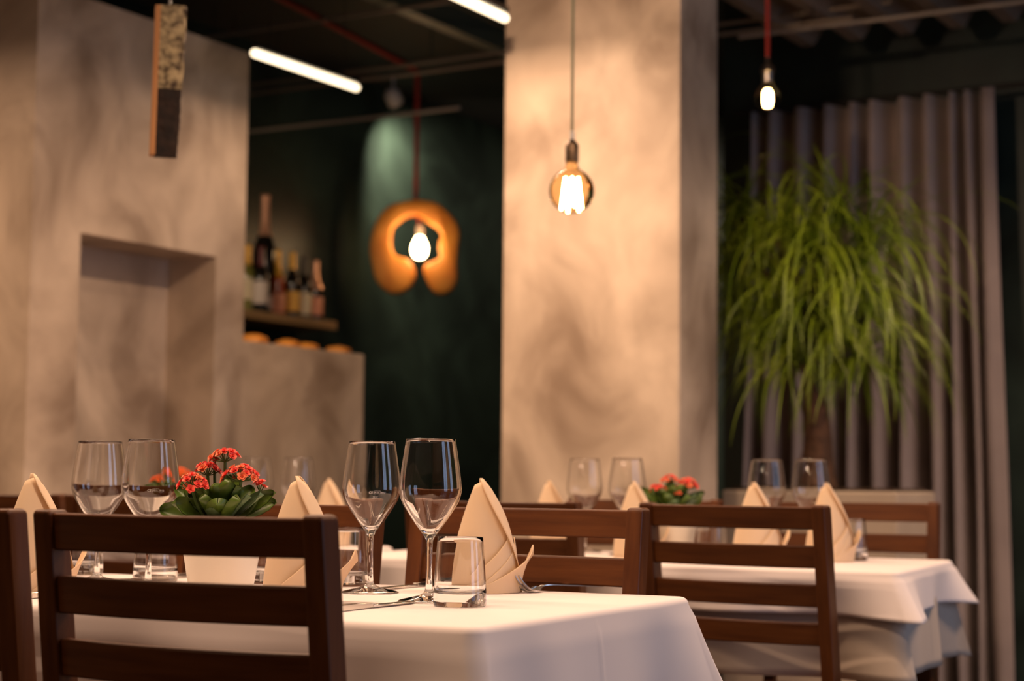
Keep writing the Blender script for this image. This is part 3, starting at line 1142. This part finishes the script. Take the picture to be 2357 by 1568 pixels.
CL2 = [(-0.008, -0.014, 0.178, 0.022, 0.014, 14), (0.030, -0.024, 0.168, 0.026, 0.020, 20), (-0.036, -0.014, 0.158, 0.020, 0.014, 10), (0.004, -0.04, 0.145, 0.006, 0.006, 3)]
p = on_table(1546, 4.12, TT)
kalanchoe(p, YAW + 0.2, 'blurred cream pot of coral flowers on the second table, before the pillar', CL2, LV[:22], petal_a, petal_b, 5)
CL3 = [(0.0, -0.004, 0.185, 0.034, 0.018, 20), (0.045, -0.012, 0.160, 0.026, 0.018, 14), (-0.045, -0.01, 0.165, 0.028, 0.018, 14)]
p = on_table(408, 4.55, TT)
kalanchoe(p, YAW, 'blurred pot of vivid orange flowers far left, behind a wine glass', CL3, LV[:20], petal_o, petal_o, 8)


# ------------------------------------------------------------------ pendant bulbs
def cord(t, p, m, r=0.0035, z0=0.0):
    MB().tube([(0, 0, z0), (0, 0, CEIL - p.z)], r, 8).build('cord', m, t)


# globe bulb before the pillar
pb_ = atD(1316, 440, 4.3)
t = thing('pendant_bulb', pb_, 0, 'large amber globe bulb with glowing filaments, hanging in front of the pillar', 'pendant lamp', 'bare bulb pendants')
MB().lathe([(0, -.055)] + [(0.055 * math.cos(R(a)), 0.055 * math.sin(R(a))) for a in range(-80, 62, 8)] + [(.020, .052), (.0150, .062), (.0145, .075)], 40).build('globe', amber, t)
fm = MB()
for k in range(6):
    a = 2 * PI * k / 6
    fm.tube([(.016 * math.cos(a), .016 * math.sin(a), .030), (.024 * math.cos(a + .3), .024 * math.sin(a + .3), -.042)], 0.0028, 6)
fm.build('filament', fil, t)
MB().lathe([(0, .072), (.0165, .072), (.0165, .112), (.012, .120), (.004, .128), (0, .13)], 28).build('socket', brass, t)
MB().lathe([(0, .128), (.006, .128), (.005, .148), (0, .150)], 16).build('cord_grip', white_metal, t)
cord(t, pb_, green_cable, 0.0035, 0.148)

pb3 = atD(1767, 225, 6.0)
t = thing('pendant_bulb', pb3, 0, 'small clear glowing bulb on a red cord, above the ponytail palm', 'pendant lamp', 'bare bulb pendants')
MB().lathe([(0, -.042)] + [(0.042 * math.cos(R(a)), 0.042 * math.sin(R(a))) for a in range(-80, 50, 10)] + [(.020, .045), (.015, .058)], 32).build('globe', amber, t)
MB().lathe([(0, -.032), (.012, -.028), (.015, -.01), (.014, .015), (.008, .026), (0, .028)], 20).build('filament', bulb_on, t)
MB().lathe([(0, .055), (.019, .055), (.020, .085), (.024, .088), (.022, .105), (.009, .118), (.006, .14), (0, .142)], 28).build('socket', steel_d, t)
cord(t, pb3, red_cable, 0.007, 0.14)

# wooden ring lamp at the bar
DR = 8.95
pr0 = atD(955, 570, DR)
t = thing('wooden_ring_lamp', pr0, YAW, 'orange wooden horseshoe lamp around a glowing bulb, hanging by the green wall', 'pendant lamp')
OUT = [(957.6, 637), (949, 659), (933, 674), (906, 679), (883, 667), (866, 646), (858, 619), (851.5, 581), (855, 543), (868, 506), (891, 478), (923, 465), (961, 460),
       (999, 465), (1024, 481), (1047, 506), (1059, 534), (1056, 573), (1054, 614), (1055, 642), (1042, 669), (1017, 680), (997, 672), (984, 651), (976, 627), (982, 611),
       (1002, 602), (1014, 592), (1011, 575), (1013, 556), (1017, 543), (1007, 526), (991, 516), (974, 504), (956, 496), (936, 499), (919, 511), (905, 525), (900, 546), (901, 569),
       (910, 589), (926, 596), (939, 600), (953, 616)]
s_ = DR / F_PX
pts = [((x - 955) * s_, (570 - y) * s_) for x, y in OUT]
pts = [(v.x, v.y) for v in spline([(a, b, 0) for a, b in pts] + [(pts[0][0], pts[0][1], 0)], 3)][:-1]
n = len(pts)
mb = MB()
secs = [(-0.045, 0.012), (-0.040, 0.004), (-0.03, 0.0), (0.03, 0.0), (0.040, 0.004), (0.045, 0.012)]
cen = []
for i in range(n):
    a, b = Vector(pts[i - 1]), Vector(pts[(i + 1) % n])
    tdir = (b - a).normalized()
    cen.append(Vector((tdir.y, -tdir.x)))
ar = sum(pts[i][0] * pts[(i + 1) % n][1] - pts[(i + 1) % n][0] * pts[i][1] for i in range(n))
sg = -1 if ar > 0 else 1
vs, fs = [], []
for (dy, ins) in secs:
    for i in range(n):
        q = Vector(pts[i]) + cen[i] * sg * ins
        vs.append((q.x, dy, q.y))
for r in range(len(secs) - 1):
    for i in range(n):
        j = (i + 1) % n
        fs.append((r * n + i, r * n + j, (r + 1) * n + j, (r + 1) * n + i))
fs.append(tuple(range(n)))
fs.append(tuple((len(secs) - 1) * n + i for i in range(n))[::-1])
mb.add(vs, fs)
mb.build('wooden_ring', orange_wood, t, angle=50)
bx, bz = (966 - 955) * s_, (570 - 568) * s_
MB().lathe([(0, -.062), (.022, -.056), (.036, -.036), (.040, -.015), (.036, .008), (.024, .034), (.017, .050), (0, .050)], 24, c=(bx, 0, bz)).build('bulb', bulb_on, t)
MB().lathe([(0, .05), (.019, .05), (.019, .10), (.008, .112), (0, .112)], 20, c=(bx, 0, bz)).build('socket', white_metal, t)
ptl = bpy.data.lights.new('bulb_glow', 'POINT')
ptl.energy = 2.0
ptl.color = (1.0, 0.62, 0.3)
ptl.shadow_soft_size = 0.04
po = bpy.data.objects.new('bulb_glow', ptl)
COL.objects.link(po)
po.parent = t
po.location = (bx, -0.15, bz)
MB().tube([(0.0, 0, (570 - 462) * s_ - 0.01), (0.0, 0, CEIL - pr0.z - 0.012)], 0.0125, 10).build('cord', red_cable, t)
MB().tube([(bx, 0, bz + .11), (0.004, 0, (570 - 492) * s_)], 0.005, 8).build('inner_cord', red_cable, t)
# cable along the ceiling
q0, q1, q2 = Vector((pr0.x, pr0.y, CEIL - 0.013)), atZ(700, 25, CEIL - 0.013), atZ(560, -45, CEIL - 0.013)
tag(MB().tube([q0, q1, q2], 0.0125, 10).build('ceiling_cable', red_cable), 'red textile cable running along the dark ceiling to the ring lamp', 'cable')

# hanging bark log
pg = atD(386, 188, 4.0)
sc4 = 4.0 / F_PX
t = thing('hanging_bark_plank', pg, YAW - R(14) + R(38) - R(10), 'bark-covered wooden plank lamp hanging at the upper left', 'pendant lamp')
H2 = 355 * sc4 / 2
n = 26


def plank(z0, z1, m, name, seed):
    rg = random.Random(seed)
    vs, fs = [], []
    k = 14
    for i in range(k + 1):
        z = z0 + (z1 - z0) * i / k
        w = 0.030 - 0.0045 * max(0, (0.1 - z) / 0.27)
        cx = 0.004 * z / 0.17 + 0.003
        ring = []
        for (ax, ay) in ((-1, -1), (-0.33, -1.0), (0.33, -1.0), (1, -1), (1.02, 0), (1, 1), (-1, 1)):
            j = rg.uniform(-0.0025, 0.0025) if ax > -1 else 0
            ring.append((cx + ax * w + (j if ax > 0.5 else 0), ay * 0.017 + (j - 0.003 * (1 - ax * ax) if ay < 0 else 0), z))
        vs += ring
    q = 7
    for i in range(k):
        for c in range(q):
            a, b = i * q + c, i * q + (c + 1) % q
            fs.append((a, b, b + q, a + q))
    fs += [tuple(range(q)), tuple(k * q + c for c in range(q))]
    mb = MB()
    mb.add(vs, fs)
    mb.build(name, m, t, angle=30)


plank(-0.02, H2, bark_m, 'lichen_bark', 1)
plank(-H2, -0.02, bark_dk, 'dark_bark', 2)
mb = MB()
mb.box((-0.0285, 0.0, 0.0), (0.012, 0.036, H2 * 2 - 0.002), rot=Matrix.Rotation(R(0.8), 3, 'Y'), bev=0.001)
mb.build('sawn_edge', cut_wood, t, smooth=False)
MB().tube([(0.0, 0, H2), (0.0, 0, CEIL - pg.z)], 0.003, 8).build('cord', dark_metal, t)


# ------------------------------------------------------------------ bar shelf and bottles
XS = -5.17
sa, sb = atX(520, 716, XS + 0.1), atX(776, 741, XS + 0.1)
ZS = sb.z
print('SHELF', sa, sb)
tag(MB().box((XS - 0.01, (sa.y + sb.y) / 2, ZS - 0.021), (0.22, sb.y - sa.y, 0.042), bev=0.004).build('wall_shelf', shelf_m, smooth=False),
    'light oak shelf on the green wall carrying the bottles', 'shelf')


def bottle(px, r, Hb, body, foil, label_c, lz, lab, xoff=0.0, foil_frac=0.32):
    p = atX(px, 700, XS + xoff)
    t = thing('wine_bottle', (p.x, p.y, ZS), 0, lab, 'bottle', 'bottles on the bar shelf')
    k = Hb
    pr = spline([(r * .9, 0), (r, .01 * k), (r, .30 * k), (r, .50 * k), (r * .93, .57 * k), (r * .6, .66 * k), (r * .42, .74 * k), (r * .36, .86 * k), (r * .36, .97 * k), (r * .40, .985 * k), (r * .36, k)], 4)
    MB().lathe([(0, 0)] + [(v.x, v.y) for v in pr] + [(0, k)], 28).build('bottle_glass', body, t)
    z0 = k * (1 - foil_frac)
    fp = [(v.x + 0.0012, v.y) for v in pr if v.y >= z0] + [(0, k + 0.0015)]
    MB().lathe(fp, 28).build('foil', foil, t)
    a, b = lz
    MB().lathe([(r + .0008, a * k), (r + .0012, a * k + .001), (r + .0012, b * k - .001), (r + .0008, b * k)], 28).build('paper_label', label_c, t)


def bm_(name, c, rough=0.25, metal=0.0):
    return mat(name, c, rough, metal)


gold = bm_('gold_foil', (0.62, 0.33, 0.04), 0.35, 0.3)
rose = bm_('rose_foil', (0.75, 0.40, 0.25), 0.3, 0.4)
dk = bm_('dark_bottle', (0.012, 0.010, 0.008), 0.12)
gr = bm_('olive_bottle', (0.16, 0.15, 0.03), 0.12)
rs = bm_('rose_wine', (0.30, 0.05, 0.012), 0.15)
burg = bm_('burgundy_foil', (0.12, 0.010, 0.014), 0.4)
blkf = bm_('black_foil', (0.02, 0.015, 0.013), 0.4)
lw = bm_('white_label', (0.66, 0.56, 0.50), 0.6)
ly = bm_('yellow_label', (0.75, 0.42, 0.08), 0.6)
lp = bm_('pink_label', (0.70, 0.30, 0.18), 0.6)
lc = bm_('cream_label', (0.64, 0.54, 0.36), 0.6)
bottle(568, .040, .315, gr, gold, lc, (.18, .5), 'olive bottle with gold foil, leftmost on the shelf against the wall edge')
bottle(606, .055, .575, dk, rose, lw, (.05, .16), 'tallest bottle on the shelf, dark with rose foil neck', -0.04, 0.36)
bottle(599, .036, .305, dk, burg, lw, (.12, .46), 'dark bottle with burgundy capsule and white label, before the tallest bottle', 0.065)
bottle(637, .039, .315, rs, gold, lp, (.06, .34), 'red-brown bottle with golden foil, third cap from the left', 0.01, 0.42)
bottle(671, .038, .320, dk, gold, ly, (.10, .40), 'dark bottle with short golden cap and yellow label', 0.0, 0.26)
bottle(699, .037, .312, dk, blkf, lc, (.08, .42), 'black-capped bottle with cream label, second from the right end')
bottle(725, .038, .300, dk, rose, lp, (.10, .40), 'rose-capped bottle at the right end of the row', 0.0, 0.48)
# small wooden bits on the half wall
for i, (px, sz, lab) in enumerate(((583, .05, 'orange-brown wood chunk on the bar wall, leftmost under the shelf'), (661, .045, 'small orange-brown wood chunk on the bar wall, below the middle bottles'),
                                   (708, .04, 'small wood chunk on the bar wall under the right bottles'), (779, .045, 'wood chunk on the bar wall nearest its outer corner'))):
    p = atX(px, 790, XW - 0.12)
    bm = bmesh.new()
    bmesh.ops.create_icosphere(bm, subdivisions=2, radius=sz)
    rg = random.Random(i)
    for v in bm.verts:
        v.co *= rg.uniform(0.85, 1.1)
        v.co.z = max(v.co.z * 0.6, -sz * 0.3)
        v.co.y *= 1.5
    me = bpy.data.meshes.new('wood_chunk')
    bm.to_mesh(me)
    bm.free()
    me.materials.append(orange_wood)
    o = bpy.data.objects.new('wood_chunk', me)
    COL.objects.link(o)
    o.location = (p.x, p.y, Z_CNT + sz * 0.3)
    tag(o, lab, 'wood piece', 'wood chunks on the bar wall')

# spotlight added out of view to brighten the bottles, beyond the plastered block
SPX = (-4.62, Y_END + 0.10, 2.2)
t = thing('added_bottle_spotlight', SPX, 0, 'unseen added spotlight on the back of the plastered block, aimed at the bottle shelf', 'spotlight')
MB().lathe([(0, .03), (.03, .02), (.036, -.04), (.034, -.042), (.028, -.01), (0, .0)], 24).build('lamp_head', white_metal, t)
MB().tube([(0, -0.12, 0.0), (0, 0, 0.025)], 0.008, 8).build('bracket', dark_metal, t)
sd = bpy.data.lights.new('spot_glow', 'SPOT')
sd.energy = 26
sd.color = (1.0, 0.74, 0.5)
sd.spot_size = R(60)
sd.spot_blend = 0.8
sd.shadow_soft_size = 0.03
so = bpy.data.objects.new('spot_glow', sd)
COL.objects.link(so)
so.parent = t
so.location = (0, 0.01, -0.05)
so.rotation_euler = (Vector((XS, 7.1, 1.9)) - Vector(SPX)).to_track_quat('-Z', 'Y').to_euler()

# ceiling spotlight washing the green wall
sp = atX(905, 200, XG + 0.22)
t = thing('ceiling_spotlight', (sp.x, sp.y, CEIL - 0.12), 0, 'small ceiling spotlight near the end of the tube light, washing the green wall', 'spotlight')
AIM = Vector((-0.04, 1.15, -1.0)).to_track_quat('-Z', 'Y')
hd = MB().lathe([(0, .05), (.022, .045), (.042, .02), (.044, -.04), (.041, -.04), (.037, .012), (0, .02)], 28).build('lamp_head', white_metal, t)
hd.rotation_mode = 'QUATERNION'
hd.rotation_quaternion = AIM
MB().tube([(0, 0, 0.02), (0, 0, 0.12)], 0.007, 8).build('stem', white_metal, t)
sd = bpy.data.lights.new('spot_glow', 'SPOT')
sd.energy = 130
sd.color = (1.0, 0.82, 0.62)
sd.spot_size = R(110)
sd.spot_blend = 0.9
sd.shadow_soft_size = 0.012
so = bpy.data.objects.new('spot_glow', sd)
COL.objects.link(so)
so.parent = t
so.location = AIM @ Vector((0, 0, -0.018))
so.rotation_mode = 'QUATERNION'
so.rotation_quaternion = AIM

# ------------------------------------------------------------------ curtain
YC = YR - 0.17
ca, cb = atY(1742, 700, YC), atY(2305, 700, YC)
top_z = atY(2050, 232, YC).z
print('CURTAIN', ca, cb, top_z)
Lc = cb.x - ca.x
t = thing('curtain', ((ca.x + cb.x) / 2, YC, 0), 0, 'grey pleated curtain behind the ponytail palm', 'curtain')
PX = [1742, 1760, 1788, 1818, 1850, 1884, 1915, 1946, 1968, 1992, 2020, 2055, 2085, 2120, 2148, 2178, 2198, 2218, 2240, 2256, 2270, 2306]
xs = [atY(px, 700, YC).x - (ca.x + cb.x) / 2 for px in PX]
ctrl = []
for i, x in enumerate(xs):
    ctrl.append((x, -0.075 if i % 2 == 0 or i == 21 else 0.075, 0))
path = spline(ctrl, 8)
rows = 20
vs, fs = [], []
n = len(path)
rg = random.Random(4)
for r in range(rows + 1):
    v = r / rows
    z = top_z * (1 - v) + 0.012 * v
    for i, p in enumerate(path):
        spread = 1 + 0.10 * v
        amp = 0.75 + 0.35 * v
        vs.append((p.x * spread + 0.006 * math.sin(v * 5 + i * 0.21), p.y * amp + 0.004 * math.sin(v * 7 + i * .33), z))
for r in range(rows):
    for i in range(n - 1):
        a = r * n + i
        fs.append((a, a + 1, a + n + 1, a + n))
mb = MB()
mb.add(vs, fs)
o = mb.build('curtain_panel', curtain_m, t, angle=180)
s_ = o.modifiers.new('thickness', 'SOLIDIFY')
s_.thickness = 0.003
rod = MB().tube([(-Lc / 2 - 0.1, 0, top_z + 0.012), (Lc / 2 + 0.9, 0, top_z + 0.012)], 0.010, 10)
for x in (-Lc / 2, Lc / 2 + 0.8):
    rod.tube([(x, 0, top_z + 0.012), (x, YR - YC, top_z + 0.012)], 0.006, 8)
rod.build('curtain_rod', dark_metal, t)

# ------------------------------------------------------------------ planter and ponytail palm
pa_, pb2 = atY(1661, 1140, 5.45), atY(2066, 1140, 5.45)
ZP = atY(1860, 1130, 5.45).z
print('PLANTER', pa_, pb2, ZP)
pcx = (pa_.x + pb2.x) / 2
pt = thing('planter_box', (pcx, 5.65, 0), 0, 'long beige planter box in front of the curtain, under the palm', 'planter')
wP = pb2.x - pa_.x
mb = MB()
mb.box((0, 0, ZP / 2), (wP, 0.40, ZP), bev=0.008)
mb.build('box', planter_m, pt, smooth=False)
MB().box((0, 0, ZP + 0.004), (wP - 0.05, 0.34, 0.012)).build('soil', soil_m, pt, smooth=False)
pp = atY(1876, 1100, 5.62)
t = thing('ponytail_palm', (pp.x, pp.y, ZP + 0.01), 0, 'large ponytail palm with a fountain of long green leaves, in front of the curtain', 'palm')
TOPZ = atY(1890, 640, 5.62).z - ZP
print('PALM', pp, TOPZ)
MB().tube(spline([(0, 0, 0), (0.01, 0, 0.15), (0.0, 0, 0.35), (0.02, 0, TOPZ - 0.1), (0.02, 0, TOPZ)], 5), [0.075, .068, .062, .056, .05, .048, .046, .045, .044, .043, .042, .041, .04, .039, .038, .037, .036, .035, .034, .03, .03][:21], 14).build('trunk', trunk_m, t)
heads = []
for (px, py, dy, L) in ((1945, 470, 0.0, 0.30), (1800, 520, -0.04, 0.30), (2010, 540, 0.06, 0.30), (1880, 560, -0.14, 0.30), (1760, 610, 0.10, 0.26), (1960, 620, -0.16, 0.30), (1850, 680, -0.18, 0.27),
                        (1930, 600, 0.16, 0.28), (1780, 720, -0.02, 0.24), (2000, 700, -0.02, 0.27), (1920, 740, -0.14, 0.25), (1700, 560, 0.12, 0.24), (1715, 690, 0.04, 0.25), (1840, 800, -0.08, 0.24), (1985, 800, 0.02, 0.24), (1720, 470, 0.1, 0.22)):
    q = atY(px - 12, py + 30, 5.66 + dy)
    heads.append((Vector((q.x - pp.x, q.y - pp.y, q.z - ZP - 0.01)), L))
br = MB()
for h, _ in heads:
    s0 = Vector((0.0, 0, min(h.z - 0.08, TOPZ - 0.15)))
    br.tube([s0, s0.lerp(h, 0.5) + Vector((0, 0, 0.02)), h], [0.026, 0.02, 0.013], 8)
br.build('branch', trunk_m, t)


def strand(h, rg, L, w):
    az = rg.uniform(0, 2 * PI)
    el = R(rg.uniform(-5, 70))
    d = Vector((math.cos(az) * math.cos(el), math.sin(az) * math.cos(el), math.sin(el)))
    p = h.copy()
    n = 13
    st = L / n
    pts = [p.copy()]
    g = rg.uniform(0.08, 0.26)
    curl = rg.uniform(-0.10, 0.10)
    for i in range(n):
        d = (d + Vector((-d.y * curl, d.x * curl, -g * (0.5 + i * 0.12)))).normalized()
        p = p + d * st
        pts.append(p.copy())
    for q in pts:
        wx, wy = q.x + PALM_AT.x, q.y + PALM_AT.y
        if (wx < pc.x + 0.02 and wy < pr.y + 0.03) or wy > YC - 0.12 or q.z > CEIL - ZP - 0.1:
            return None
    side = Vector((-math.sin(az), math.cos(az), 0))
    vs = []
    for i, q in enumerate(pts):
        u = i / n
        ww = w * (0.6 + 0.8 * u if u < 0.3 else 0.84 * (1 - ((u - 0.3) / 0.7) ** 2) + 0.05)
        tdir = (pts[min(i + 1, n)] - pts[max(i - 1, 0)]).normalized()
        up = tdir.cross(side).normalized()
        vs += [q - side * ww, q + up * ww * 0.35, q + side * ww]
    fs = []
    for i in range(n):
        a = i * 3
        fs += [(a, a + 1, a + 4, a + 3), (a + 1, a + 2, a + 5, a + 4)]
    return vs, fs


rg = random.Random(11)
PALM_AT = t.location.copy()
k = 0
while k < 96:
    h, L = heads[k % len(heads)]
    mb = MB()
    vf = strand(h, rg, L * rg.uniform(0.9, 1.7), 0.0055)
    if vf is None:
        continue
    k += 1
    mb.add(*vf)
    mb.build('long_leaf', palm_m if rg.random() < 0.9 else palm_dry, t, angle=180)
mb, md = MB(), MB()
for k in range(1700):
    h, L = heads[rg.randrange(len(heads))]
    vf = strand(h, rg, L * rg.uniform(0.6, 2.0), rg.uniform(0.003, 0.0055))
    if vf:
        mb.add(*vf)
tag(mb.build('foliage', palm_m, t, angle=180), kind='stuff')
